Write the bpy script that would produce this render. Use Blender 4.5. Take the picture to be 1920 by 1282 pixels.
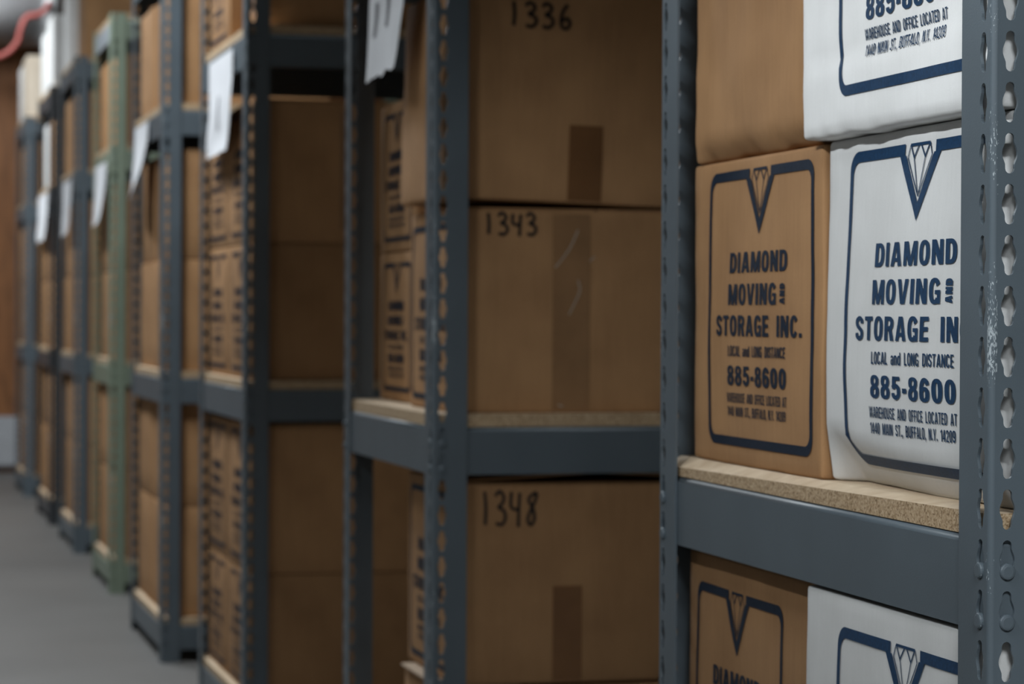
import bpy, bmesh, math, random
from mathutils import Vector, Matrix, noise

sc = bpy.context.scene
COL = sc.collection
for o in list(bpy.data.objects):
    bpy.data.objects.remove(o)

# ------------------------------------------------------------------ camera
TH, PT, RL = math.radians(14.855923), math.radians(0.626061), 0.0047
F = Vector((math.sin(TH) * math.cos(PT), math.cos(TH) * math.cos(PT), -math.sin(PT)))
R0 = Vector((math.cos(TH), -math.sin(TH), 0)); U0 = R0.cross(F)
RV = R0 * math.cos(RL) + U0 * math.sin(RL); UV = U0 * math.cos(RL) - R0 * math.sin(RL)
cd = bpy.data.cameras.new('camera'); cam = bpy.data.objects.new('camera', cd); COL.objects.link(cam)
cam.matrix_world = Matrix(((RV.x, UV.x, -F.x, 0), (RV.y, UV.y, -F.y, 0), (RV.z, UV.z, -F.z, .953), (0, 0, 0, 1)))
cd.sensor_width = 36; cd.lens = 4600 * 36 / 1920; cd.clip_start = .05; cd.clip_end = 60
cd.dof.use_dof = True; cd.dof.focus_distance = 1.87; cd.dof.aperture_fstop = 10.0
sc.camera = cam

# ------------------------------------------------------------------ light, exposure
w = bpy.data.worlds.new('world'); sc.world = w; w.use_nodes = True
w.node_tree.nodes['Background'].inputs[0].default_value = (.75, .85, 1, 1)
w.node_tree.nodes['Background'].inputs[1].default_value = .02
sc.view_settings.view_transform = 'Standard'; sc.view_settings.look = 'None'
sc.view_settings.gamma = 1; sc.view_settings.use_curve_mapping = False
sc.view_settings.exposure = 0.0

def area(name, loc, target, sx, sy, power, spread=180, col=(.90, .96, 1.0)):
    l = bpy.data.lights.new(name, 'AREA'); l.shape = 'RECTANGLE'; l.size = sx; l.size_y = sy
    l.energy = power; l.color = col; l.spread = math.radians(spread)
    o = bpy.data.objects.new(name, l); COL.objects.link(o); o.location = loc
    o.rotation_euler = (Vector(target) - Vector(loc)).to_track_quat('-Z', 'Y').to_euler()
    return o
area('ceiling_and_fill_light', (-.92, 1.20, 2.30), (-.92, 1.20, 0), .3, .9, 200, 146)      # beyond the added shade panel left of the aisle
area('ceiling_and_fill_light', (.28, -.50, 2.40), (.28, -.50, 0), .8, 1.0, 80, 150)      # in the aisle behind the camera
area('ceiling_and_fill_light', (-.15, 3.30, 2.50), (-.15, 3.30, 0), .3, .8, 6, 110)  # added unseen fill that brightens the aisle end of the numbered-box unit
area('ceiling_and_fill_light', (.26, 5.82, 2.70), (.26, 5.82, 0), .25, .7, 44)
area('ceiling_and_fill_light', (.05, 8.10, 2.75), (.05, 8.10, 0), .25, .8, 46)  # added unseen fill that brightens the green unit
area('ceiling_and_fill_light', (-.35, 11.4, 2.90), (-.25, 12.2, 1.0), .3, 1.2, 76)
area('ceiling_and_fill_light', (.45, 13.55, 3.10), (.65, 14.25, 2.75), .2, .5, 24)            # added unseen lamp, aimed at the far duct to brighten it

# ------------------------------------------------------------------ materials
def new_mat(name):
    m = bpy.data.materials.new(name); m.use_nodes = True
    nt = m.node_tree; b = nt.nodes['Principled BSDF']
    return m, nt, b
def N(nt, t, **kw):
    n = nt.nodes.new(t)
    for k, v in kw.items():
        if k in n.inputs: n.inputs[k].default_value = v
        else: setattr(n, k, v)
    return n
def ramp(nt, fac, stops):
    r = nt.nodes.new('ShaderNodeValToRGB')
    while len(r.color_ramp.elements) < len(stops): r.color_ramp.elements.new(.5)
    for e, (p, c) in zip(r.color_ramp.elements, stops): e.position = p; e.color = (*c, 1)
    nt.links.new(fac, r.inputs[0]); return r
def bump(nt, b, h, strength, dist=.001):
    bp = N(nt, 'ShaderNodeBump'); bp.inputs['Strength'].default_value = strength; bp.inputs['Distance'].default_value = dist
    nt.links.new(h, bp.inputs['Height']); nt.links.new(bp.outputs[0], b.inputs['Normal'])

def board_mat(name, lo, hi, rough=.85, streak=1.0):
    """corrugated cardboard: fine vertical flutes, blotches, per-box tone"""
    m, nt, b = new_mat(name)
    tc = N(nt, 'ShaderNodeTexCoord')
    mp = N(nt, 'ShaderNodeMapping'); mp.inputs['Scale'].default_value = (1, 1, .06)
    nt.links.new(tc.outputs['Object'], mp.inputs[0])
    n1 = N(nt, 'ShaderNodeTexNoise', Scale=220.0, Detail=3.0); nt.links.new(mp.outputs[0], n1.inputs['Vector'])
    n2 = N(nt, 'ShaderNodeTexNoise', Scale=9.0, Detail=4.0); nt.links.new(tc.outputs['Object'], n2.inputs['Vector'])
    n3 = N(nt, 'ShaderNodeTexNoise', Scale=900.0, Detail=2.0); nt.links.new(tc.outputs['Object'], n3.inputs['Vector'])
    a = N(nt, 'ShaderNodeMath', operation='MULTIPLY_ADD'); nt.links.new(n1.outputs[0], a.inputs[0]); a.inputs[1].default_value = .35 * streak; nt.links.new(n2.outputs[0], a.inputs[2])
    a2 = N(nt, 'ShaderNodeMath', operation='MULTIPLY_ADD'); nt.links.new(n3.outputs[0], a2.inputs[0]); a2.inputs[1].default_value = .3; nt.links.new(a.outputs[0], a2.inputs[2])
    r = ramp(nt, a2.outputs[0], [(.45, lo), (1.1 if False else 1.0, hi)])
    oi = N(nt, 'ShaderNodeObjectInfo')
    mr = N(nt, 'ShaderNodeMapRange'); mr.inputs[3].default_value = .86; mr.inputs[4].default_value = 1.1
    nt.links.new(oi.outputs['Random'], mr.inputs[0])
    hs = N(nt, 'ShaderNodeHueSaturation'); nt.links.new(r.outputs[0], hs.inputs['Color']); nt.links.new(mr.outputs[0], hs.inputs['Value'])
    nt.links.new(hs.outputs[0], b.inputs['Base Color'])
    b.inputs['Roughness'].default_value = rough; b.inputs['Specular IOR Level'].default_value = .25
    bump(nt, b, a2.outputs[0], .25, .0006)
    return m
KRAFT = board_mat('kraft_cardboard', (.30, .160, .074), (.44, .245, .115))
CREAM = board_mat('cream_cardboard', (.58, .48, .37), (.70, .60, .48))
WHITE = board_mat('white_carton', (.66, .655, .64), (.80, .795, .785), streak=.6)

def flat_mat(name, col, rough=.6, spec=.3, noise_amt=.12, scale=60, bmp=.0, metal=0):
    m, nt, b = new_mat(name)
    tc = N(nt, 'ShaderNodeTexCoord')
    n = N(nt, 'ShaderNodeTexNoise', Scale=float(scale), Detail=4.0); nt.links.new(tc.outputs['Object'], n.inputs['Vector'])
    lo = tuple(c * (1 - noise_amt) for c in col); hi = tuple(min(1, c * (1 + noise_amt)) for c in col)
    r = ramp(nt, n.outputs[0], [(.3, lo), (.7, hi)]); nt.links.new(r.outputs[0], b.inputs['Base Color'])
    b.inputs['Roughness'].default_value = rough; b.inputs['Specular IOR Level'].default_value = spec; b.inputs['Metallic'].default_value = metal
    if bmp: bump(nt, b, n.outputs[0], bmp, .001)
    return m
INK = flat_mat('navy_print_ink', (.010, .040, .095), .55, .3, .25, 350)
INK_BROWN = flat_mat('dark_print_ink', (.010, .018, .034), .6, .25, .3, 350)
PALE = flat_mat('pale_cut_cardboard', (.52, .40, .30), .9, .2, .1, 60)
GLINT = flat_mat('painted_wrinkle_glint', (.50, .44, .38), .25, .6, .1, 60)  # highlights on the tape wrinkles, painted as pale strokes
MARKER = flat_mat('black_marker_ink', (.022, .018, .016), .6, .2, .2, 80)
TAPE = flat_mat('brown_packing_tape', (.19, .090, .036), .22, .5, .14, 14, .35)
TAPE2 = flat_mat('tan_packing_tape', (.28, .155, .075), .22, .5, .14, 14, .35)
CLEAR_TAPE = flat_mat('glossy_tape', (.33, .19, .10), .2, .5, .1, 18, .4)
PAPER = flat_mat('white_paper', (.74, .75, .78), .8, .2, .03, 12, .1)
PENCIL = flat_mat('grey_marker', (.16, .16, .18), .7, .2, .2, 60)
RED = flat_mat('red_rubber_hose', (.34, .075, .062), .5, .4, .12, 20)
ZINC = flat_mat('galvanised_duct', (.55, .56, .57), .42, .5, .12, 6, .06, .3)

def steel_mat(name, col, scuff=True):
    m, nt, b = new_mat(name)
    tc = N(nt, 'ShaderNodeTexCoord')
    n = N(nt, 'ShaderNodeTexNoise', Scale=700.0, Detail=2.0); nt.links.new(tc.outputs['Object'], n.inputs['Vector'])
    n2 = N(nt, 'ShaderNodeTexNoise', Scale=7.0, Detail=5.0); nt.links.new(tc.outputs['Object'], n2.inputs['Vector'])
    r = ramp(nt, n2.outputs[0], [(.3, tuple(c * .9 for c in col)), (.7, tuple(c * 1.1 for c in col))])
    out = r.outputs[0]
    if scuff:   # chipped paint along the folded corner of the posts
        sp = N(nt, 'ShaderNodeSeparateXYZ'); nt.links.new(tc.outputs['Object'], sp.inputs[0])
        s = N(nt, 'ShaderNodeMath', operation='ADD'); nt.links.new(sp.outputs[0], s.inputs[0]); nt.links.new(sp.outputs[1], s.inputs[1])
        lt = N(nt, 'ShaderNodeMath', operation='LESS_THAN'); nt.links.new(s.outputs[0], lt.inputs[0]); lt.inputs[1].default_value = .0055
        ge = N(nt, 'ShaderNodeMath', operation='GREATER_THAN'); nt.links.new(s.outputs[0], ge.inputs[0]); ge.inputs[1].default_value = 0.0
        mp = N(nt, 'ShaderNodeMapping'); mp.inputs['Scale'].default_value = (900, 900, 260); nt.links.new(tc.outputs['Object'], mp.inputs[0])
        ns = N(nt, 'ShaderNodeTexNoise', Scale=1.0, Detail=3.0); nt.links.new(mp.outputs[0], ns.inputs['Vector'])
        nb = N(nt, 'ShaderNodeTexNoise', Scale=9.0, Detail=1.0); nt.links.new(tc.outputs['Object'], nb.inputs['Vector'])
        mul = N(nt, 'ShaderNodeMath', operation='MULTIPLY'); nt.links.new(ns.outputs[0], mul.inputs[0]); nt.links.new(nb.outputs[0], mul.inputs[1])
        gt = N(nt, 'ShaderNodeMath', operation='GREATER_THAN'); nt.links.new(mul.outputs[0], gt.inputs[0]); gt.inputs[1].default_value = .345
        m1 = N(nt, 'ShaderNodeMath', operation='MULTIPLY'); nt.links.new(lt.outputs[0], m1.inputs[0]); nt.links.new(gt.outputs[0], m1.inputs[1])
        m2 = N(nt, 'ShaderNodeMath', operation='MULTIPLY'); nt.links.new(m1.outputs[0], m2.inputs[0]); nt.links.new(ge.outputs[0], m2.inputs[1])
        mx = N(nt, 'ShaderNodeMix', data_type='RGBA'); nt.links.new(m2.outputs[0], mx.inputs[0])
        nt.links.new(out, mx.inputs[6]); mx.inputs[7].default_value = (.36, .40, .42, 1)
        out = mx.outputs[2]
    nt.links.new(out, b.inputs['Base Color'])
    b.inputs['Roughness'].default_value = .42; b.inputs['Specular IOR Level'].default_value = .5
    bump(nt, b, n.outputs[0], .22, .0004)
    return m
STEEL = steel_mat('blue_grey_steel', (.089, .112, .130))
BRIGHT = steel_mat('pale_grey_steel', (.30, .33, .36))  # paler than STEEL, for the green unit's top end beam
GREEN = steel_mat('sage_green_steel', (.19, .235, .175))
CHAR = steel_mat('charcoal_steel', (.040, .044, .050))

def chip_mat():
    m, nt, b = new_mat('particle_board')
    tc = N(nt, 'ShaderNodeTexCoord')
    v = N(nt, 'ShaderNodeTexVoronoi', Scale=650.0); nt.links.new(tc.outputs['Object'], v.inputs['Vector'])
    n = N(nt, 'ShaderNodeTexNoise', Scale=260.0, Detail=4.0); nt.links.new(tc.outputs['Object'], n.inputs['Vector'])
    a = N(nt, 'ShaderNodeMix', data_type='FLOAT'); a.inputs[0].default_value = .55
    sp = N(nt, 'ShaderNodeSeparateColor'); nt.links.new(v.outputs['Color'], sp.inputs[0])
    nt.links.new(sp.outputs[0], a.inputs[2]); nt.links.new(n.outputs[0], a.inputs[3])
    edge = ramp(nt, a.outputs[0], [(.18, (.14, .08, .035)), (.42, (.40, .27, .15)), (.8, (.58, .44, .29))])
    n2 = N(nt, 'ShaderNodeTexNoise', Scale=40.0, Detail=5.0); nt.links.new(tc.outputs['Object'], n2.inputs['Vector'])
    top = ramp(nt, n2.outputs[0], [(.3, (.56, .42, .28)), (.7, (.70, .56, .40))])
    g = N(nt, 'ShaderNodeNewGeometry'); sx = N(nt, 'ShaderNodeSeparateXYZ'); nt.links.new(g.outputs['Normal'], sx.inputs[0])
    gt = N(nt, 'ShaderNodeMath', operation='GREATER_THAN'); nt.links.new(sx.outputs[2], gt.inputs[0]); gt.inputs[1].default_value = .7
    mx = N(nt, 'ShaderNodeMix', data_type='RGBA'); nt.links.new(gt.outputs[0], mx.inputs[0])
    nt.links.new(edge.outputs[0], mx.inputs[6]); nt.links.new(top.outputs[0], mx.inputs[7])
    nt.links.new(mx.outputs[2], b.inputs['Base Color']); b.inputs['Roughness'].default_value = .8
    bump(nt, b, a.outputs[0], .35, .0008)
    return m
CHIP = chip_mat()

def floor_mat():
    m, nt, b = new_mat('grey_concrete')
    tc = N(nt, 'ShaderNodeTexCoord')
    n = N(nt, 'ShaderNodeTexNoise', Scale=1.3, Detail=6.0); nt.links.new(tc.outputs['Object'], n.inputs['Vector'])
    n2 = N(nt, 'ShaderNodeTexNoise', Scale=45.0, Detail=6.0); nt.links.new(tc.outputs['Object'], n2.inputs['Vector'])
    a = N(nt, 'ShaderNodeMath', operation='MULTIPLY_ADD'); nt.links.new(n2.outputs[0], a.inputs[0]); a.inputs[1].default_value = .35; nt.links.new(n.outputs[0], a.inputs[2])
    r = ramp(nt, a.outputs[0], [(.35, (.112, .108, .103)), (.95, (.168, .162, .155))])
    nt.links.new(r.outputs[0], b.inputs['Base Color']); b.inputs['Roughness'].default_value = .55
    bump(nt, b, n2.outputs[0], .1, .002)
    return m
FLOOR = floor_mat()
def ply_mat():
    m, nt, b = new_mat('brown_plywood')
    tc = N(nt, 'ShaderNodeTexCoord'); mp = N(nt, 'ShaderNodeMapping'); mp.inputs['Scale'].default_value = (6, 6, 1.2)
    nt.links.new(tc.outputs['Object'], mp.inputs[0])
    n = N(nt, 'ShaderNodeTexNoise', Scale=2.0, Detail=6.0, Distortion=1.2); nt.links.new(mp.outputs[0], n.inputs['Vector'])
    r = ramp(nt, n.outputs[0], [(.3, (.15, .055, .014)), (.7, (.29, .115, .035))])
    nt.links.new(r.outputs[0], b.inputs['Base Color']); b.inputs['Roughness'].default_value = .6
    return m
PLY = ply_mat()
PLASTER = flat_mat('grey_painted_wall', (.26, .26, .25), .9, .2, .06, 8)
CONC = flat_mat('pale_concrete_base', (.42, .43, .45), .9, .2, .08, 20)

# ------------------------------------------------------------------ helpers
def obj(name, me, m=None, parent=None, loc=(0, 0, 0), rot=(0, 0, 0)):
    if isinstance(me, bmesh.types.BMesh):
        bm = me; me = bpy.data.meshes.new(name); bm.to_mesh(me); bm.free()
    o = bpy.data.objects.new(name, me); COL.objects.link(o)
    if m is not None:
        if len(me.materials) == 0: me.materials.append(m)
        elif me.materials[0] != m:
            o.material_slots[0].link = 'OBJECT'; o.material_slots[0].material = m
    o.location = loc; o.rotation_euler = rot
    if parent: o.parent = parent
    return o
def tag(o, label, cat, group=None, kind=None):
    if label: o['label'] = label
    if cat: o['category'] = cat
    if group: o['group'] = group
    if kind: o['kind'] = kind
    return o
def empty(name, loc):
    o = bpy.data.objects.new(name, None); COL.objects.link(o); o.location = loc; o.empty_display_size = .1; return o
def add_box(bm, x0, x1, y0, y1, z0, z1):
    v = [bm.verts.new(p) for p in ((x0, y0, z0), (x1, y0, z0), (x1, y1, z0), (x0, y1, z0), (x0, y0, z1), (x1, y0, z1), (x1, y1, z1), (x0, y1, z1))]
    for f in ((3, 2, 1, 0), (4, 5, 6, 7), (0, 1, 5, 4), (1, 2, 6, 5), (2, 3, 7, 6), (3, 0, 4, 7)): bm.faces.new([v[i] for i in f])
def box_obj(name, x0, x1, y0, y1, z0, z1, m, parent=None, kind=None):
    bm = bmesh.new(); add_box(bm, x0, x1, y0, y1, z0, z1)
    o = obj(name, bm, m, parent)
    if kind: o['kind'] = kind
    return o

# ------------------------------------------------------------------ the room
XL, XR, YF, YB, ZC = -2.7, 3.4, -3.0, 14.95, 3.15
box_obj('floor', XL - .1, XR + .1, YF - .1, YB + .1, -.1, 0, FLOOR, kind='structure')
box_obj('ceiling', XL - .1, XR + .1, YF - .1, YB + .1, ZC, ZC + .1, PLASTER, kind='structure')
box_obj('wall_back', XL, XR, YB, YB + .1, 0, ZC, PLY, kind='structure')
box_obj('wall_left', XL - .1, XL, YF, YB, 0, ZC, PLASTER, kind='structure')
box_obj('wall_right', XR, XR + .1, YF, YB, 0, ZC, PLASTER, kind='structure')
box_obj('wall_front', XL, XR, YF - .1, YF, 0, ZC, PLASTER, kind='structure')
bm = bmesh.new(); add_box(bm, XL, XR, YB - .06, YB, .035, .335)
bmesh.ops.bevel(bm, geom=[e for e in bm.edges], offset=.012, segments=2, affect='EDGES')
box_obj('added_shade_divider', -.66, -.60, -2.6, 2.6, 0, 2.10, PLASTER, kind='structure')  # added unseen panel that shades the lower boxes
tr = obj('trim_1', bm, CONC); tr['kind'] = 'structure'

# ------------------------------------------------------------------ shelving
FW, TH_ST, PITCH, ZOFF = .0525, .0026, .0381, .009
def keyhole():
    """outline of one keyhole slot, star-shaped about its centre (s, z), counter-clockwise"""
    H, LW, BW, BH = .0152, .0038, .0064, .0088
    def hw(y): return LW + (BW - LW) * (math.cos(math.pi / 2 * min(1, abs(y) / BH)) ** 1.4)
    ys = [-(H - LW) + 2 * (H - LW) * i / 14 for i in range(15)]
    R = [(hw(y), y) for y in ys]
    T = [(LW * math.cos(a), H - LW + LW * math.sin(a)) for a in [math.pi * k / 6 for k in range(1, 6)]]
    return R + T + [(-x, y) for x, y in R[::-1]] + [(-x, -y) for x, y in T]
KH = keyhole(); CS = .0148
def post_mesh(ncell=52):
    bm = bmesh.new(); r = .0042
    cells = []
    for k in range(ncell):
        zc = ZOFF + PITCH * k
        z0 = max(0, zc - PITCH / 2); z1 = zc + PITCH / 2
        cells.append((zc, z0, z1, k > 0))
    for fl in (0, 1):
        def P(s, z, d):        # s along the flange from the corner, d depth behind the outer face
            return (s, d, z) if fl == 0 else (d, s, z)
        for zc, z0, z1, hole in cells:
            if not hole:
                q = [[bm.verts.new(P(s, z, d)) for s, z in ((r, z0), (FW, z0), (FW, z1), (r, z1))] for d in (0, TH_ST)]
                bm.faces.new(q[0]); bm.faces.new(q[1][::-1]); continue
            inn, out = [], []
            for (x, y) in KH:
                a = math.atan2(y, x); c, s_ = math.cos(a), math.sin(a)
                t = 1e9
                if c > 1e-6: t = min(t, (FW - CS) / c)
                if c < -1e-6: t = min(t, (r - CS) / c)
                if s_ > 1e-6: t = min(t, (z1 - zc) / s_)
                if s_ < -1e-6: t = min(t, (z0 - zc) / s_)
                inn.append((CS + x, zc + y)); out.append([CS + c * t, zc + s_ * t])
            for cx, cz in ((r, z0), (FW, z0), (FW, z1), (r, z1)):   # snap nearest outer point to each corner
                j = min(range(len(out)), key=lambda i: (math.atan2(out[i][1] - zc, out[i][0] - CS) - math.atan2(cz - zc, cx - CS)) ** 2)
                out[j] = [cx, cz]
            n = len(inn); L = []
            ch = .0006
            for d, ins in ((0, 0), (TH_ST, 0)):
                L.append(([bm.verts.new(P(*p, d)) for p in inn], [bm.verts.new(P(*p, d)) for p in out]))
            for i in range(n):
                j = (i + 1) % n
                bm.faces.new((L[0][0][i], L[0][0][j], L[0][1][j], L[0][1][i]))
                bm.faces.new((L[1][0][j], L[1][0][i], L[1][1][i], L[1][1][j]))
                bm.faces.new((L[0][0][j], L[0][0][i], L[1][0][i], L[1][0][j]))
        zt = cells[-1][2]
        q = [bm.verts.new(P(FW, z, d)) for z, d in ((0, 0), (zt, 0), (zt, TH_ST), (0, TH_ST))]; bm.faces.new(q)
        q = [bm.verts.new(P(s, zt, d)) for s, d in ((r, 0), (FW, 0), (FW, TH_ST), (r, TH_ST))]; bm.faces.new(q)
    zt = cells[-1][2]
    arc = []
    for ro, c in ((r, r), ):
        o_ = [(r - r * math.cos(t), r - r * math.sin(t)) for t in [i * math.pi / 2 / 6 for i in range(7)]]
        ri = r - TH_ST
        i_ = [(r - ri * math.cos(t), r - ri * math.sin(t)) for t in [i * math.pi / 2 / 6 for i in range(7)]]
    for A in (o_, i_):
        vs = [(bm.verts.new((x, y, 0)), bm.verts.new((x, y, zt))) for x, y in A]
        for a, b in zip(vs, vs[1:]):
            f = bm.faces.new((a[0], b[0], b[1], a[1])); f.smooth = True
    bmesh.ops.recalc_face_normals(bm, faces=bm.faces)
    me = bpy.data.meshes.new('post'); bm.to_mesh(me); bm.free(); return me
POST = post_mesh()

def beam_mesh(L, z0, z1):
    """angle beam running along +x from 0..L, outer face at y=0, top lip folded inward to +y"""
    bm = bmesh.new(); r, t, lip = .005, .002, .024
    prof = [(0, z0)]
    for i in range(6):
        a = i * math.pi / 2 / 5; prof.append((r - r * math.cos(a), z1 - r + r * math.sin(a)))
    prof.append((lip, z1)); prof.append((lip, z1 - t))
    for i in range(5, -1, -1):
        a = i * math.pi / 2 / 5; prof.append((r - (r - t) * math.cos(a), z1 - r + (r - t) * math.sin(a)))
    prof.append((t, z0))
    A = [bm.verts.new((0, y, z)) for y, z in prof]; B = [bm.verts.new((L, y, z)) for y, z in prof]
    n = len(prof)
    for i in range(n):
        j = (i + 1) % n; f = bm.faces.new((A[i], A[j], B[j], B[i])); f.smooth = 1 <= i <= 5
    bm.faces.new(A); bm.faces.new(B[::-1])
    bmesh.ops.recalc_face_normals(bm, faces=bm.faces)
    return bm
def rivet_mesh():
    bm = bmesh.new(); prof = [(.0062, -.003), (.0062, .0012), (.0055, .0022), (.004, .0026), (0, .0027)]
    n = 20; rings = []
    for r, h in prof[:-1]: rings.append([bm.verts.new((r * math.cos(2 * math.pi * i / n), -h, r * math.sin(2 * math.pi * i / n))) for i in range(n)])
    for a, b in zip(rings, rings[1:]):
        for i in range(n): bm.faces.new((a[i], a[(i + 1) % n], b[(i + 1) % n], b[i]))
    bm.faces.new(rings[-1]); bm.faces.new(rings[0][::-1])
    bmesh.ops.recalc_face_normals(bm, faces=bm.faces)
    me = bpy.data.meshes.new('rivet'); bm.to_mesh(me); bm.free(); return me
RIVET = rivet_mesh()
UL = 1.0     # unit length away from the aisle
def unit(X0, Y0, Y1, levels, m, label, rivets=(), slant=None, top=None):
    t = empty('shelving_unit', (X0, Y0, 0)); tag(t, label, 'shelves', 'steel shelving units along the aisle')
    D = Y1 - Y0
    for (x, y, a) in ((0, 0, 0), (0, D, -math.pi / 2), (UL, 0, math.pi / 2), (UL, D, math.pi)):
        obj('post', POST, m, t, (x, y, 0), (0, 0, a))
    for li, (z0, z1) in enumerate(levels):
        g = TH_ST + .0004
        # aisle-end beams run along y: rotate so that outer face looks toward -x
        b1 = obj('end_beam', beam_mesh(D - 2 * g, z0, z1), top if top and li == 3 else m, t, (g, D - g, 0), (0, 0, -math.pi / 2))
        obj('end_beam', beam_mesh(D - 2 * g, z0, z1), m, t, (UL - g, g, 0), (0, 0, math.pi / 2))
        b2 = obj('side_beam', beam_mesh(UL - 2 * g - .008, z0, z1 - .0006), m, t, (g + .004, g, 0))
        obj('side_beam', beam_mesh(UL - 2 * g - .008, z0, z1 - .0006), m, t, (UL - g - .004, D - g, 0), (0, 0, math.pi))
        bm = bmesh.new()
        dn, df = (slant if slant and li == 1 else (.0006, .0006))     # worn front edge: drop at near and far end
        ys = [.007 + (D - .014) * k / 10 for k in range(11)]; rows = []
        for y in ys:
            dr = dn + (df - dn) * (y / D)
            rows.append([bm.verts.new(p) for p in ((.006, y, z1 + .0008), (.006, y, z1 + .0198 - dr), (.022, y, z1 + .0198), (UL - .006, y, z1 + .0198), (UL - .006, y, z1 + .0008))])
        for a, b in zip(rows, rows[1:]):
            for k in range(5): bm.faces.new((a[k], a[(k + 1) % 5], b[(k + 1) % 5], b[k]))
        bm.faces.new(rows[0]); bm.faces.new(rows[-1][::-1])
        bmesh.ops.recalc_face_normals(bm, faces=bm.faces)
        bd = obj('shelf_board', bm, CHIP, t)
        if li in rivets:
            n0 = math.floor((z1 - .010 - ZOFF) / PITCH)
            for k in (n0, n0 - 1):
                zr = ZOFF + PITCH * k - .0085
                # rivets of the end beam (through the aisle flange), parented to that beam (its local x runs toward -y)
                for yy in (CS, D - CS):
                    obj('rivet', RIVET, m, b1, (D - g - yy, -g - .0002, zr))
                obj('rivet', RIVET, m, b2, (CS - g - .004, -g - .0002, zr))
    return t
LV = [(.025, .083), (.716, .786), (1.498, 1.570), (1.880, 1.950)]
LV4 = [(.035, .100), (.708, .776), (1.440, 1.508), (1.882, 1.950)]
UN = {}
def mk(i, X0, Y0, Y1, lv, m, label, **k):
    UN[i] = dict(X0=X0, Y0=Y0, Y1=Y1, lv=lv); unit(X0, Y0, Y1, lv, m, label, **k)
mk(1, .815, 1.679, 2.464, LV, STEEL, 'nearest blue-grey steel shelving unit, at the right, holding the white printed boxes', rivets=(1,), slant=(.0006, .010))
mk(2, .815, 3.527, 4.217, LV, STEEL, 'blue-grey shelving unit holding the boxes numbered 1336, 1343 and 1348', rivets=(1,))
mk(3, .815, 5.357, 6.112, LV, STEEL, 'dark shaded shelving unit behind the one with the numbered boxes', rivets=(1,))
mk(4, .790, 6.70, 7.48, LV4, STEEL, 'blue-grey shelving unit just in front of the pale green one')
mk(5, .815, 8.39, 9.03, LV4, GREEN, 'pale sage green shelving unit far down the row', top=BRIGHT)
mk(6, .815, 9.84, 10.60, LV4, STEEL, 'blue-grey shelving unit just beyond the pale green one')
mk(7, .815, 11.17, 11.94, LV4, CHAR, 'charcoal shelving unit, second from the far end of the row')
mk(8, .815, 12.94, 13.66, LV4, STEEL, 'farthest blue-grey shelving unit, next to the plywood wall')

# ------------------------------------------------------------------ cartons
def carton_body(W, D, H, fn, dense=False, r=.004):
    """closed carton: face at x=0, depth D along +x, width W centred on y, bottom at z=0"""
    st = .009 if dense else .06
    def axis(a, b):
        n = max(2, int((b - a - 2 * r) / st)); L = [a, a + r * .35, a + r]
        L += [a + r + (b - a - 2 * r) * i / n for i in range(1, n)]
        return L + [b - r, b - r * .35, b]
    ax = [axis(0, D) if not dense else axis(0, min(D, .04))[:-3] + [D * .3, D * .6, D - r, D - r * .35, D], axis(-W / 2, W / 2), axis(0, H)]
    lo = (r, -W / 2 + r, r); hi = (D - r, W / 2 - r, H - r)
    bm = bmesh.new(); vd = {}
    def V(p):
        k = tuple(round(c, 6) for c in p)
        if k not in vd:
            q = Vector([min(max(p[i], lo[i]), hi[i]) for i in range(3)]); o = Vector(p) - q
            if o.length > 0: o = o.normalized() * r
            vd[k] = bm.verts.new(fn(q + o))
        return vd[k]
    for a in range(3):
        b, c = (a + 1) % 3, (a + 2) % 3
        for side in (0, 1):
            fx = ax[a][0] if side == 0 else ax[a][-1]
            for i in range(len(ax[b]) - 1):
                for j in range(len(ax[c]) - 1):
                    q = []
                    for (ib, jc) in ((i, j), (i + 1, j), (i + 1, j + 1), (i, j + 1)):
                        p = [0, 0, 0]; p[a] = fx; p[b] = ax[b][ib]; p[c] = ax[c][jc]; q.append(V(p))
                    if side == 0: q.reverse()
                    f = bm.faces.new(q); f.smooth = True
    return bm
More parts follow.
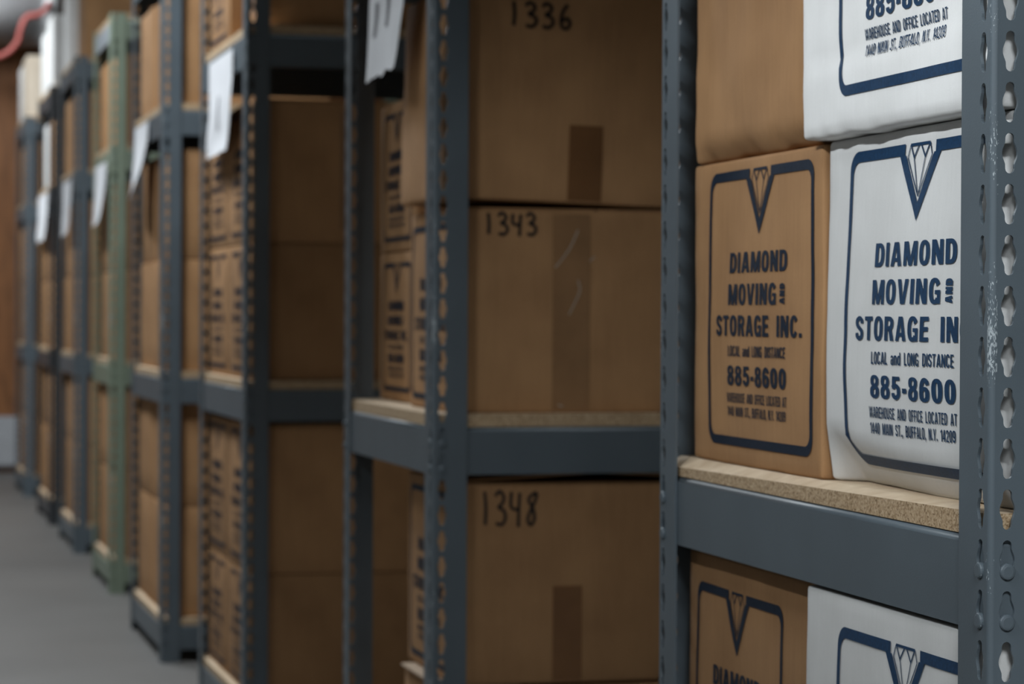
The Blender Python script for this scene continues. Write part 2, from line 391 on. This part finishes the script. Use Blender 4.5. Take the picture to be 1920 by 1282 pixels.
def warp(W, D, H, seed, bulge=.004, rough=.0012, curl=None, crease=None, sag=.0, curl_left=0, slope=.42, crumple=0):
    sd = Vector((seed * 3.7, seed * 1.3, seed * 7.1))
    def fn(p):
        p = Vector(p); q = p.copy()
        wx = max(0, 1 - p.x / .12)
        ty = 1 - (2 * p.y / W) ** 2; tz = p.z / H
        q.x -= bulge * wx * max(0, ty) ** .6 * math.sin(math.pi * min(1, max(0, tz)) ** .75)
        fy = max(0, 1 - (p.y + W / 2) / .12)            # near side bulges too
        q.y -= bulge * .4 * fy * math.sin(math.pi * min(1, max(0, tz)))
        n = noise.noise(p * 9 + sd); n2 = noise.noise(p * 26 + sd)
        q.x += rough * (n + .5 * n2) * wx
        q.y += rough * .7 * noise.noise(p * 7 - sd)
        ez = min(1, max(0, 1 - p.z / .02)); q.z += rough * 1.2 * ez * noise.noise(p * 18 + sd)
        if curl:
            h = curl + curl_left * max(0, min(1, (p.y + W / 2) / W)) ** 2.2
            if p.z < h:
                e = .12 + .88 * min(1, max(0, (W / 2 - p.y) / .025))
                q.x += slope * wx * e * (h - p.z)
        if crumple:
            ez2 = min(1, max(0, 1 - p.z / .022)); q.x += crumple * ez2 * wx * (noise.noise(Vector((p.y * 45, p.z * 60, seed))) + .6 * noise.noise(Vector((p.y * 110, p.z * 90, seed))))
            q.z += crumple * .8 * ez2 * noise.noise(Vector((p.y * 30, 3, seed)))
        if crease:
            zc, amp = crease
            e = min(1, max(0, (W / 2 - p.y) / .03))
            d = p.z - zc - .004 * noise.noise(Vector((p.y * 14, seed, 0))) + .03 * p.y
            q.x += amp * wx * e * (math.exp(-(max(0, d) / .016) ** 2) if d > 0 else math.exp(-(d / .0035) ** 2))
        return q
    return fn

# printed panel: polygons in (s, t); s to the viewer's right, t up, in metres on a 0.30 m high face
S_, H_ = .20, .175     # stem and bar weight of the bold face, cap height = 1
def g_box(x0, y0, x1, y1): return [[(x0, y0), (x1, y0), (x1, y1), (x0, y1)]]
def g_se(cx, cy, a, b, t, e=2.5):
    c, s = math.cos(t), math.sin(t)
    return (cx + a * abs(c) ** (2 / e) * (1 if c >= 0 else -1), cy + b * abs(s) ** (2 / e) * (1 if s >= 0 else -1))
def g_ring(cx, cy, a, b, sx, sy, t0=0, t1=360, n=28):
    T = [math.radians(t0 + (t1 - t0) * k / n) for k in range(n + 1)]
    o = [g_se(cx, cy, a, b, t) for t in T]; i = [g_se(cx, cy, a - sx, b - sy, t, 2.3) for t in T]
    return [[o[k], o[k + 1], i[k + 1], i[k]] for k in range(n)]
def g_rib(pts, th, n=6):
    P = [Vector(p) for p in pts]; f = []
    for k in range(len(P) - 1):
        p0, p1, p2, p3 = P[max(0, k - 1)], P[k], P[k + 1], P[min(len(P) - 1, k + 2)]
        for i in range(n):
            t = i / n; f.append(.5 * ((2 * p1) + (p2 - p0) * t + (2 * p0 - 5 * p1 + 4 * p2 - p3) * t * t + (3 * p1 - p0 - 3 * p2 + p3) * t ** 3))
    f.append(P[-1]); L = []
    for k in range(len(f)):
        d = f[min(k + 1, len(f) - 1)] - f[max(0, k - 1)]; nn = Vector((-d.y, d.x)).normalized() * th / 2
        L.append((tuple(f[k] + nn), tuple(f[k] - nn)))
    return [[a[0], a[1], b[1], b[0]] for a, b in zip(L, L[1:])]
def g_bowl(w, y0, y1, s, h, x0=0):        # D shape: stem side at x0, bowl to the right
    m = (y0 + y1) / 2; r = (y1 - y0) / 2; c = x0 + (w - x0) * .45
    return g_box(x0, y0, c, y0 + h) + g_box(x0, y1 - h, c, y1) + g_ring(c, m, w - c, r, s, h, -90, 90, 16)
def glyph(ch, S, H):
    """(width, polygons) of one character"""
    mir = lambda P, w: [[(w - x, y) for x, y in p] for p in P]
    if ch == 'O': w = .58; return w, g_ring(w / 2, .5, w / 2, .515, S, H)
    if ch == '0': w = .54; return w, g_ring(w / 2, .5, w / 2, .515, S, H)
    if ch == 'D': w = .56; return w, g_box(0, 0, S, 1) + g_bowl(w, 0, 1, S, H)
    if ch == 'I': return S, g_box(0, 0, S, 1)
    if ch in 'AV':
        w = .62; L = [[(0, 0), (S, 0), (w / 2, .74), (w / 2, 1), (w / 2 - S * .62, 1)]]
        P = L + mir(L, w)
        if ch == 'A': P += g_box(S * .75, .19, w - S * .75, .19 + H * .85)
        else: P = [[(x, 1 - y) for x, y in p] for p in P]
        return w, P
    if ch == 'M':
        w = .74; L = [[(0, 0), (S * .85, 0), (S * .85, 1), (0, 1)], [(0, 1), (S * 1.15, 1), (w / 2, .34), (w / 2, 0), (w / 2 - S * .42, 0)]]
        return w, L + mir(L, w)
    if ch == 'W':
        w = .86; L = [[(0, 1), (S * .85, 1), (w * .29, .3), (w * .33, 0), (w * .19, 0)], [(w * .19, 0), (w * .33, 0), (w * .5, .7), (w * .5, 1), (w * .43, 1)]]
        return w, L + mir(L, w)
    if ch == 'N': w = .58; return w, g_box(0, 0, S * .92, 1) + g_box(w - S * .92, 0, w, 1) + [[(0, 1), (S * 1.1, 1), (w, 0), (w - S * 1.1, 0)]]
    if ch == 'C': w = .56; return w, g_ring(w / 2, .5, w / 2, .515, S, H, 28, 332)
    if ch == 'G': w = .58; return w, g_ring(w / 2, .5, w / 2, .515, S, H, 28, 320) + g_box(w * .52, .38, w, .38 + H * .9) + g_box(w - S * .8, 0, w, .5)
    if ch == 'S': w = .54; k = S / 2; return w, g_rib([(w - k, .70), (w - k - .02, .84), (w / 2, .925), (k + .02, .84), (k, .72), (k + .05, .60), (w / 2, .50), (w - k - .04, .40), (w - k, .27), (w - k - .03, .14), (w / 2, .075), (k + .02, .15), (k, .30)], (S + H) / 2)
    if ch == 'T': w = .52; return w, g_box(0, 1 - H, w, 1) + g_box(w / 2 - S / 2, 0, w / 2 + S / 2, 1)
    if ch == 'R': w = .58; return w, g_box(0, 0, S, 1) + g_bowl(w - .02, .42, 1, S, H) + [[(w * .42, .5), (w * .42 + S, .5), (w, 0), (w - S * 1.08, 0)]]
    if ch == 'B': w = .56; return w, g_box(0, 0, S, 1) + g_bowl(w, 0, .57, S, H) + g_bowl(w - .03, .43, 1, S, H)
    if ch == 'E': w = .48; return w, g_box(0, 0, S, 1) + g_box(0, 0, w, H) + g_box(0, .5 - H / 2, w * .92, .5 + H / 2) + g_box(0, 1 - H, w, 1)
    if ch == 'F': w = .46; return w, g_box(0, 0, S, 1) + g_box(0, .5 - H / 2, w * .9, .5 + H / 2) + g_box(0, 1 - H, w, 1)
    if ch == 'L': w = .44; return w, g_box(0, 0, S, 1) + g_box(0, 0, w, H)
    if ch == 'H': w = .56; return w, g_box(0, 0, S, 1) + g_box(w - S, 0, w, 1) + g_box(0, .5 - H / 2, w, .5 + H / 2)
    if ch == 'U': w = .56; return w, g_box(0, .3, S, 1) + g_box(w - S, .3, w, 1) + g_ring(w / 2, .3, w / 2, .315, S, H, 180, 360, 14)
    if ch == 'Y': w = .58; L = [[(0, 1), (S, 1), (w / 2, .55), (w / 2, .36), (w / 2 - S * .35, .36)]]; return w, L + mir(L, w) + g_box(w / 2 - S / 2, 0, w / 2 + S / 2, .45)
    if ch == '8': w = .54; return w, g_ring(w / 2, .275, w / 2, .29, S * .95, H * .9) + g_ring(w / 2, .755, w * .46, .26, S * .85, H * .85)
    if ch == '5': w = .53; k = S / 2; return w, g_box(.07, 1 - H, w - .03, 1) + [[(.05, .46), (.05 + S * .85, .46), (.07 + S * .9, 1), (.07, 1)]] + g_rib([(.07, .50), (.18, .58), (w / 2 + .03, .585), (w - k - .02, .50), (w - k, .34), (w - k - .02, .18), (w / 2, .075), (k + .02, .15), (k, .28)], (S + H) / 2)
    if ch in '69':
        w = .54; P = g_ring(w / 2, .31, w / 2, .325, S, H * .95) + g_rib([(S / 2, .32), (S / 2 + .005, .62), (S / 2 + .06, .83), (w / 2, .925), (w - S / 2 - .03, .86), (w - S / 2, .72)], (S + H) / 2)
        if ch == '9': P = [[(w - x, 1 - y) for x, y in p] for p in P]
        return w, P
    if ch == '1': w = .34; return w, g_box(w - S, 0, w, 1) + [[(0, .70), (w - S, .78), (w, 1), (w - S * .8, 1), (0, .84)]]
    if ch == '4': w = .56; return w, g_box(w - S - .1, 0, w - .1, 1) + g_box(0, .2, w, .2 + H) + [[(0, .22), (S * .8, .3), (w - .12, .98), (w - S - .1, 1), (0, .36)]]
    if ch == '2': w = .54; k = S / 2; return w, g_box(0, 0, w, H) + g_rib([(k, .68), (k + .03, .85), (w / 2, .925), (w - k - .02, .84), (w - k, .70), (w - k - .07, .53), (w * .42, .33), (k + .02, .1)], (S + H) / 2)
    if ch == 'a': w = .5; return w, g_ring(w / 2 - .02, .22, w / 2 - .02, .235, S * .9, H * .8) + g_box(w - S * .9, 0, w, .58) + g_rib([(.06, .56), (.15, .66), (w / 2, .69), (w - S * .5, .62), (w - S * .45, .5)], H)
    if ch == 'n': w = .5; return w, g_box(0, 0, S, .75) + g_box(w - S, 0, w, .5) + g_ring(w / 2, .48, w / 2, .285, S, H, 0, 180, 12)
    if ch == 'd': w = .52; return w, g_ring(w / 2, .37, w / 2, .385, S, H) + g_box(w - S, 0, w, 1)
    if ch == '.': return S, g_box(0, 0, S, .2)
    if ch == ',': return S, g_box(0, 0, S, .19) + [[(S * .4, .02), (S, .02), (S * .75, -.17), (S * .1, -.17)]]
    if ch == '-': return .24, g_box(0, .29, .24, .50)
    return .44, []
def text_polys(s, S, H, gap):
    x = 0; out = []
    for ch in s:
        w, P = glyph(ch, S, H)
        out += [[(x + px, py) for px, py in p] for p in P]; x += w + gap
    return x - gap, out
def print_geom():
    V, P = [], []
    def poly(pts):
        b = len(V); V.extend(pts); P.append(list(range(b, b + len(pts))))
    def text(s, s0, s1, t0, t1, S=.20, H=.175, gap=.11, rot=False):
        W, ps = text_polys(s, S, H, gap)
        for p in ps:
            poly([(s1 - y * (s1 - s0), t0 + x / W * (t1 - t0)) if rot else (s0 + x / W * (s1 - s0), t0 + y * (t1 - t0)) for x, y in p])
    # frame: outer and inner rounded rectangles, finely divided so that they follow the face
    def rr(x0, x1, y0, y1, r):
        pts = []
        nx, ny = 30, 30
        cs = [(x1 - r, y1 - r, 0), (x0 + r, y1 - r, 90), (x0 + r, y0 + r, 180), (x1 - r, y0 + r, 270)]
        for i, (cx, cy, a0) in enumerate(cs):
            for k in range(9):
                a = math.radians(a0 + 90 * k / 8); pts.append((cx + r * math.cos(a), cy + r * math.sin(a)))
            nxt = cs[(i + 1) % 4]; a = math.radians(a0 + 90)
            e = (cx + r * math.cos(a), cy + r * math.sin(a)); g = (nxt[0] + r * math.cos(a), nxt[1] + r * math.sin(a))
            for k in range(1, 30): pts.append((e[0] + (g[0] - e[0]) * k / 30, e[1] + (g[1] - e[1]) * k / 30))
        return pts
    o = rr(-.141, .141, .0145, .2860, .017); i_ = rr(-.1345, .1345, .0235, .2765, .012)
    n = len(o)
    for k in range(n):
        j = (k + 1) % n; m = [(o[k][0] + o[j][0]) / 2, (o[k][1] + o[j][1]) / 2]
        if abs(m[0]) < .029 and m[1] > .2: continue      # gap where the gem sits
        poly([o[k], o[j], i_[j], i_[k]])
    # V shield round the gem, and the gem's line drawing
    TT, WD, TIP = .2860, .2765, .2385
    go = [(-.0275, TT), (-.0285, WD), (0, TIP - .006), (.0285, WD), (.0275, TT)]
    for sg in (-1, 1):
        def S(pts): return [(sg * x, y) for x, y in pts]
        poly(S([(.029, TT), (.0360, TT), (.0360, .2765), (.0290, .2765)]))
        a0, a1 = (.0265, .2765), (0, .2365); b0, b1 = (.0385, .2765), (0, .2215)
        for k in range(8):
            u, v = k / 8, (k + 1) / 8
            L = lambda p, q, t: (p[0] + (q[0] - p[0]) * t, p[1] + (q[1] - p[1]) * t)
            poly(S([L(a0, a1, u), L(b0, b1, u), L(b0, b1, v), L(a0, a1, v)]))
    def line(p, q, w):
        d = Vector((q[0] - p[0], q[1] - p[1])); nn = Vector((-d.y, d.x)).normalized() * w / 2
        for k in range(4):
            a = Vector(p) + d * k / 4; b = Vector(p) + d * (k + 1) / 4
            poly([tuple(a - nn), tuple(b - nn), tuple(b + nn), tuple(a + nn)])
    T1, W1 = .2845, .2745; lw = .0013
    line((-.0185, T1), (.0185, T1), .0024)
    for sg in (-1, 1):
        line((sg * .0185, T1), (sg * .0228, W1), lw); line((sg * .0228, W1), (0, TIP + .003), lw)
        line((sg * .0178, T1), (sg * .0105, .2735), .0017); line((sg * .0105, .2735), (sg * .0015, T1), .0017)
        line((sg * .0105, .2735), (sg * .0012, TIP + .006), lw)
    text('DIAMOND', -.077, .077, .1850, .2050)
    text('MOVING', -.079, .051, .1535, .1740); text('AND', .0600, .0720, .1540, .1735, .24, .2, .12, True)
    text('STORAGE INC.', -.114, .114, .1230, .1432)
    text('LOCAL and LONG DISTANCE', -.078, .076, .1030, .1135, .17, .14, .09)
    text('885-8600', -.080, .079, .0745, .0935, .215, .17, .10)
    text('WAREHOUSE AND OFFICE LOCATED AT', -.083, .080, .0575, .0670, .16, .13, .09)
    text('1440 MAIN ST., BUFFALO, N.Y. 14209', -.082, .077, .0440, .0535, .17, .13, .09)
    return V, P
PG = print_geom()
def print_mesh(fn, s0=0, t0=0, sx=1, sz=1, gap=.0009):
    bm = bmesh.new(); vs = []
    for s, t in PG[0]:
        p = fn(Vector((0, s0 - s * sx, t0 + t * sz))); vs.append(bm.verts.new((p.x - gap, p.y, p.z)))
    for p in PG[1]:
        try: bm.faces.new([vs[i] for i in p])
        except ValueError: pass
    return bm
def flap_mesh(W, D, H, up, left):
    """one top flap hinged on the x=0 (left) or x=D edge; up = rise at the free edge"""
    bm = bmesh.new(); e = .006; h = D / 2 - .002
    x0, x1 = (e, h) if left else (D - e, D - h)
    pr = [(x0, H + .0003), (x1, H + .0003 + up)]
    q = []
    for y in (-W / 2 + .006, W / 2 - .006):
        q.append([bm.verts.new((pr[0][0], y, pr[0][1])), bm.verts.new((pr[1][0], y, pr[1][1])), bm.verts.new((pr[1][0], y, pr[1][1] + .0035)), bm.verts.new((pr[0][0], y, pr[0][1] + .0035))])
    bm.faces.new(q[0]); bm.faces.new(q[1][::-1])
    for i in range(4): bm.faces.new((q[0][i], q[1][i], q[1][(i + 1) % 4], q[0][(i + 1) % 4]))
    bmesh.ops.recalc_face_normals(bm, faces=bm.faces)
    return bm
def strip_mesh(fn, x0, x1, z0, z1, y, gap=.0007):
    bm = bmesh.new(); nx, nz = 4, 14; g = {}
    for i in range(nx + 1):
        for j in range(nz + 1):
            p = fn(Vector((x0 + (x1 - x0) * i / nx, y, z0 + (z1 - z0) * j / nz))); g[i, j] = bm.verts.new((p.x, p.y - gap, p.z))
    for i in range(nx):
        for j in range(nz): bm.faces.new((g[i, j], g[i + 1, j], g[i + 1, j + 1], g[i, j + 1]))
    return bm
DIG = {'1': [[(.45, 1), (.55, .5), (.5, 0)]],
       '3': [[(.05, .85), (.4, 1), (.8, .85), (.7, .65), (.35, .52), (.8, .42), (.95, .2), (.6, .0), (.1, .05)]],
       '6': [[(.75, 1), (.4, .75), (.22, .35), (.35, .05), (.75, .02), (.95, .25), (.7, .42), (.3, .3)]],
       '4': [[(.12, .98), (.08, .55), (.5, .45), (.85, .5)], [(.85, .95), (.78, .5), (.72, -.08)]],
       '8': [[(1.05, .95), (.6, .88), (.3, .72), (.7, .45), (.8, .15), (.5, -.02), (.22, .12), (.45, .4), (.85, .68), (1.05, .92)]]}
def marker_mesh(fn, strokes, y, w, gap=.0011):
    bm = bmesh.new()
    for st in strokes:
        pts = [Vector(p) for p in st]; fine = []
        for k in range(len(pts) - 1):                      # Catmull-Rom
            p0 = pts[max(0, k - 1)]; p1, p2 = pts[k], pts[k + 1]; p3 = pts[min(len(pts) - 1, k + 2)]
            for i in range(6):
                t = i / 6; fine.append(.5 * ((2 * p1) + (p2 - p0) * t + (2 * p0 - 5 * p1 + 4 * p2 - p3) * t * t + (3 * p1 - p0 - 3 * p2 + p3) * t ** 3))
        fine.append(pts[-1]); prev = None
        for k, p in enumerate(fine):
            d = fine[min(k + 1, len(fine) - 1)] - fine[max(0, k - 1)]
            n = Vector((-d.y, d.x)).normalized() * w / 2 if d.length > 0 else Vector((0, w / 2))
            cur = []
            for q in (p + n, p - n):
                r = fn(Vector((q.x, y, q.y))); cur.append(bm.verts.new((r.x, r.y - gap, r.z)))
            if prev: bm.faces.new((prev[0], prev[1], cur[1], cur[0]))
            prev = cur
    return bm
def number_strokes(s, x0, x1, z0, z1):
    out = []; n = len(s); w = (x1 - x0) / n
    for i, c in enumerate(s):
        for st in DIG[c]: out.append([(x0 + w * (i + .12 + .74 * px), z0 + (z1 - z0) * pz) for px, pz in st])
    return out

SEED = [0]
def carton(xf, y0, y1, z, D, H, m, label, group, printed=None, flaps=None, dense=False, rot=(0, 0, 0), bulge=.003, rough=.0012, curl=None, crease=None, curl_left=0, slope=.42, crumple=0, strips=(), wrinkle_glints=(), number=None, name='cardboard_box'):
    SEED[0] += 1; W = y1 - y0
    fn = warp(W, D, H, SEED[0], bulge, rough, curl, crease, 0, curl_left, slope, crumple)
    o = obj(name, carton_body(W, D, H, fn, dense), m, None, (xf, (y0 + y1) / 2, z), rot)
    tag(o, label, 'box', group)
    if printed:
        s0, t0, sx, sz = printed
        obj('printed_panel', print_mesh(fn, s0, t0, sx, sz), INK if m == WHITE else INK_BROWN, o)
    if flaps is not None:
        obj('top_flap', flap_mesh(W, D, H, flaps, True), m, o); obj('top_flap', flap_mesh(W, D, H, flaps, False), m, o)
    for (x0, x1, za, zb, mm) in strips:
        obj('tape_strip', strip_mesh(fn, x0, x1, za, zb, -W / 2), mm, o)
    for wk in wrinkle_glints:
        obj('tape_wrinkle_glint', marker_mesh(fn, [wk], -W / 2, .0016, .0013), GLINT, o)
    if number:
        s, x0, x1, za, zb, wd = number
        obj('marker_number', marker_mesh(fn, number_strokes(s, x0, x1, za, zb), -W / 2, wd), MARKER, o)
    return o

G1 = 'boxes on the nearest unit'
# nearest unit, above the middle board (board top .8058)
carton(.836, 2.062, 2.412, .8062, .46, .3020, KRAFT, 'brown printed box on the board of the nearest unit, left of the white box', G1, (2.220 - 2.237, .0045, .99, 1), dense=True, bulge=.004)
carton(.838, 1.690, 2.056, .8062, .46, .3035, WHITE, 'white box with blue print, standing on the particle board of the nearest unit', G1, (1.853 - 1.873, .004, 1.035, 1), dense=True, bulge=.010, curl=.026, curl_left=.026, rough=.0014, slope=.60)
carton(.829, 2.078, 2.392, 1.1095, .46, .30, KRAFT, 'plain brown box with crumpled bottom edge, top left of the nearest unit', G1, None, dense=True, bulge=.003, rough=.0022, curl=.018, slope=.7, crumple=.0035)
carton(.8205, 1.690, 2.076, 1.1105, .46, .30, WHITE, 'white printed box with a dented lower part, cut off by the top of the picture', G1, (1.846 - 1.883, .018, .99, 1), dense=True, bulge=.002, crease=(.068, .0017), rough=.0014, curl=.006, slope=.5, crumple=.0022)
# below the middle board
carton(.838, 2.066, 2.432, .400, .46, .311, KRAFT, 'shadowed brown printed box below the steel beam of the nearest unit', G1, (2.280 - 2.249, .0, .87, .98), dense=True, bulge=.003)
carton(.8215, 1.690, 2.062, .400, .46, .312, WHITE, 'white printed box below the steel beam of the nearest unit', G1, (1.842 - 1.876, .0, .99, 1), dense=True, bulge=.003)

G2 = 'boxes on the unit with numbered boxes'
bT = .8060
carton(.8555, 3.557, 3.862, bT, .44, .304, KRAFT, 'brown taped box marked 1343, standing on the middle shelf', G2, (0, .0, .95, 1), flaps=.0, dense=True, strips=((.1502, .2090, .004, .300, TAPE2), ), wrinkle_glints=([(.154, .219), (.166, .233), (.178, .250), (.190, .276)], [(.208, .229), (.216, .236)], [(.176, .148), (.186, .168), (.193, .185), (.190, .200)], [(.160, .012), (.167, .010)]), number=('1343', .040, .128, .268, .300, .0052))
carton(.838, 3.557, 3.865, bT + .3215, .46, .32, KRAFT, 'tilted brown box marked 1336, stacked on the box marked 1343', G2, None, dense=True, rot=(0, .028, 0), bulge=.006, strips=((.190, .243, .004, .118, TAPE), ), number=('1336', .085, .190, .262, .298, .0056))
carton(.8555, 3.557, 3.870, .398, .45, .303, KRAFT, 'brown box marked 1348 below the middle shelf, its flaps lifted', G2, (0, .0, .95, 1), flaps=.013, dense=True, strips=((.153, .199, .004, .147, TAPE), ), number=('1348', .0355, .1305, .241, .291, .0052))
lb = carton(.842, 3.557, 3.835, .1035, .46, .290, KRAFT, 'brown box under the box marked 1348, its pale cut edge sticking out', G2, None)
bm = bmesh.new(); add_box(bm, -.007, .12, -.125, .134, .2902, .2932); obj('top_flap', bm, PALE, lb)
carton(.876, 3.912, 4.200, bT, .40, .252, KRAFT, 'small printed brown box set back behind the box marked 1343', G2, (.0, .006, .76, .80))
carton(.876, 3.912, 4.200, bT + .2535, .40, .252, KRAFT, 'small printed brown box atop another, set back beside the box marked 1336', G2, (.0, .006, .76, .80), flaps=0)
G3 = 'boxes on the dark shaded unit'
for (z, H, nm) in ((.1035, .272, 'lowest in'), (.3765, .328, 'second lowest in'), (bT, .3045, 'lower one on the middle shelf of'), (bT + .3055, .3145, 'upper one on the middle shelf of')):
    carton(.835, 5.387, 5.735, z, .46, H, KRAFT, f'shaded brown box, near side, {nm} the dark unit', G3, (.0, .004, .95, H / .305), flaps=0 if nm.startswith(('second', 'upper')) else None, strips=((.196, .206, .03, H - .02, CLEAR_TAPE), ) if nm.startswith('upper') else ())
    carton(.835, 5.745, 6.080, z, .46, H, KRAFT, f'brown box, far side, {nm} the dark unit', G3, (.0, .004, .95, H / .305))
carton(.872, 5.40, 5.735, 1.5905, .42, .31, KRAFT, 'brown box, near side, highest visible shelf of the dark unit', G3, (.0, .004, .93, 1))
carton(.835, 5.745, 6.080, 1.5905, .44, .30, KRAFT, 'brown box, far side, highest visible shelf of the dark unit', G3, (.0, .004, .93, 1))

def fill(i, name, white=()):
    u = UN[i]; X = u['X0'] + .020; ym = (u['Y0'] + u['Y1']) / 2
    g = f'boxes on {name}'
    lvl = [(u['lv'][0][1] + .0204, .302, 'lower', 'bottom shelf'), (u['lv'][0][1] + .3234, .287, 'upper', 'bottom shelf'),
           (u['lv'][1][1] + .0204, .305, 'lower', 'middle shelf'), (u['lv'][1][1] + .3264, .300, 'upper', 'middle shelf'),
           (u['lv'][2][1] + .0204, .310, 'single', 'third shelf')]
    for z, H, nm, sh in lvl:
        for side, (a, b) in (('near', (u['Y0'] + .03, ym - .005)), ('far', (ym + .005, u['Y1'] - .03))):
            wt = (sh, side) in white
            carton(X + random.uniform(0, .012), a, b, z, .44, H, WHITE if wt else KRAFT, f'{nm} {"white" if wt else "brown"} box, {side} half, {sh} of {name}', g)
random.seed(4)
fill(4, 'the unit before the green one')
fill(5, 'the pale green unit')
fill(6, 'the unit past the green one')
fill(7, 'the charcoal unit', {('third shelf', 'far')})
fill(8, 'the farthest unit')
GT = 'boxes standing on top of the units'
zt = 1.9706
carton(.83, 12.97, 13.29, zt, .40, .32, CREAM, 'cream box on top of the farthest unit, near half', GT)
carton(.83, 13.31, 13.62, zt, .40, .30, WHITE, 'white box on top of the farthest unit, far half', GT)
carton(.83, 11.20, 11.53, zt, .24, .325, WHITE, 'bright white box on top of the charcoal unit, near half', GT)
carton(.83, 11.57, 11.91, zt, .40, .295, WHITE, 'bright white box on top of the charcoal unit, far half', GT)
carton(.86, 9.87, 10.20, zt, .42, .32, KRAFT, 'light brown box on top of the unit past the green one, near half', GT)
carton(.83, 10.22, 10.57, zt, .42, .33, WHITE, 'white box on top of the unit past the green one, far half', GT)

# ------------------------------------------------------------------ paper signs taped to the end beams
def paper(X, y0, y1, z0, z1, label, seed, swing=.03, marks=()):
    """sheet hanging on the aisle face; y0 near edge, y1 far edge"""
    nx, nz = 14, 16; W, H = y1 - y0, z1 - z0
    def fn(a, b):     # a 0..1 far->near, b 0..1 bottom->top
        x = -.0025 - swing * (1 - b) ** 2 * (.35 + .65 * a) + .006 * (1 - b) * noise.noise(Vector((a * 3, b * 3, seed)))
        z = b * H + (1 - b) * .007 * noise.noise(Vector((a * 6, seed, 2)))
        return Vector((x, W * (1 - a), z))
    def mesh(rects, dx, th):
        bm = bmesh.new()
        for (a0, a1, b0, b1) in rects:
            g = {}
            for s in (0, 1):
                for i in range(nx + 1):
                    for j in range(nz + 1):
                        p = fn(a0 + (a1 - a0) * i / nx, b0 + (b1 - b0) * j / nz); g[s, i, j] = bm.verts.new((p.x - dx - (th if s else 0), p.y, p.z))
            for i in range(nx):
                for j in range(nz):
                    for s in (0, 1): bm.faces.new([g[s, i, j], g[s, i + 1, j], g[s, i + 1, j + 1], g[s, i, j + 1]][::1 if s else -1])
            for i in range(nx):
                for j in (0, nz): bm.faces.new((g[0, i, j], g[0, i + 1, j], g[1, i + 1, j], g[1, i, j]))
            for j in range(nz):
                for i in (0, nx): bm.faces.new((g[0, i, j], g[0, i, j + 1], g[1, i, j + 1], g[1, i, j]))
        bmesh.ops.recalc_face_normals(bm, faces=bm.faces)
        return bm
    o = obj('paper_sign', mesh([(0, 1, 0, 1)], 0, .0004), PAPER, None, (X, y0, z0))
    tag(o, label, 'paper', 'white paper sheets hanging on the shelf ends')
    for mk_ in marks: obj('marker_writing', mesh([mk_], .0014, .0003), PENCIL, o)
paper(.815, 3.705, 3.985, 1.335, 1.560, 'crumpled white paper sheet hanging at the top, on the unit with the numbered boxes', 1, .02, ((.20, .27, .02 + .28, .55), (.52, .60, .35, .95), (.28, .36, .72, .98)))
paper(.815, 5.545, 5.93, 1.325, 1.555, 'white paper sheet hanging on the end of the dark shaded unit', 2, .015, ((.45, .50, .25, .60), ))
paper(.790, 7.02, 7.36, 1.290, 1.500, 'white paper sheet hanging on the unit in front of the green one', 3, .05)
paper(.815, 8.52, 8.92, 1.262, 1.475, 'greyish paper sheet hanging on the green unit', 4, .03)
paper(.815, 9.95, 10.38, 1.270, 1.490, 'paper sheet hanging on the unit just beyond the green one', 5, .02)
paper(.815, 11.25, 11.85, 1.285, 1.500, 'small bright paper sheet hanging on the charcoal unit', 6, .02)

# ------------------------------------------------------------------ duct and red hose at the far wall
dt = empty('ventilation_duct', (.1, 14.45, 2.76)); tag(dt, 'round silver duct under the ceiling at the far wall', 'duct')
def tube_x(x0, x1, r, n=40):
    bm = bmesh.new()
    A = [bm.verts.new((x0, r * math.cos(2 * math.pi * i / n), r * math.sin(2 * math.pi * i / n))) for i in range(n)]
    B = [bm.verts.new((x1, v.co.y, v.co.z)) for v in A]
    for i in range(n):
        f = bm.faces.new((A[i], A[(i + 1) % n], B[(i + 1) % n], B[i])); f.smooth = True
    bm.faces.new(A); bm.faces.new(B[::-1]); bmesh.ops.recalc_face_normals(bm, faces=bm.faces); return bm
obj('pipe', tube_x(-2.7, .93, .27), ZINC, dt)
obj('end_collar', tube_x(.90, .98, .285), ZINC, dt)
for x in (-1.6, -.6, .35): obj('seam_ring', tube_x(x, x + .03, .277), ZINC, dt)
for x in (-1.5, .3):
    bm = bmesh.new(); add_box(bm, x - .015, x + .015, -.003, .003, .26, .37); obj('hanger_strap', bm, ZINC, dt)
cu = bpy.data.curves.new('red_hose', 'CURVE'); cu.dimensions = '3D'; cu.bevel_depth = .016; cu.bevel_resolution = 4
sp = cu.splines.new('BEZIER')
pts = [(.55, 14.12, 2.40), (.745, 14.12, 2.395), (.845, 14.12, 2.475), (.868, 14.12, 2.555), (.905, 14.12, 2.625), (.965, 14.12, 2.64), (1.01, 14.13, 2.675), (1.03, 14.2, 2.74), (1.03, 14.32, 3.12)]
sp.bezier_points.add(len(pts) - 1)
for b, p in zip(sp.bezier_points, pts): b.co = p; b.handle_left_type = b.handle_right_type = 'AUTO'
oc = bpy.data.objects.new('red_hose', cu); COL.objects.link(oc)
dg = bpy.context.evaluated_depsgraph_get(); me = bpy.data.meshes.new_from_object(oc.evaluated_get(dg)); bpy.data.objects.remove(oc)
for p in me.polygons: p.use_smooth = True
h = obj('red_hose', me, RED); tag(h, 'red hose drooping in front of the silver duct at the top left', 'hose')
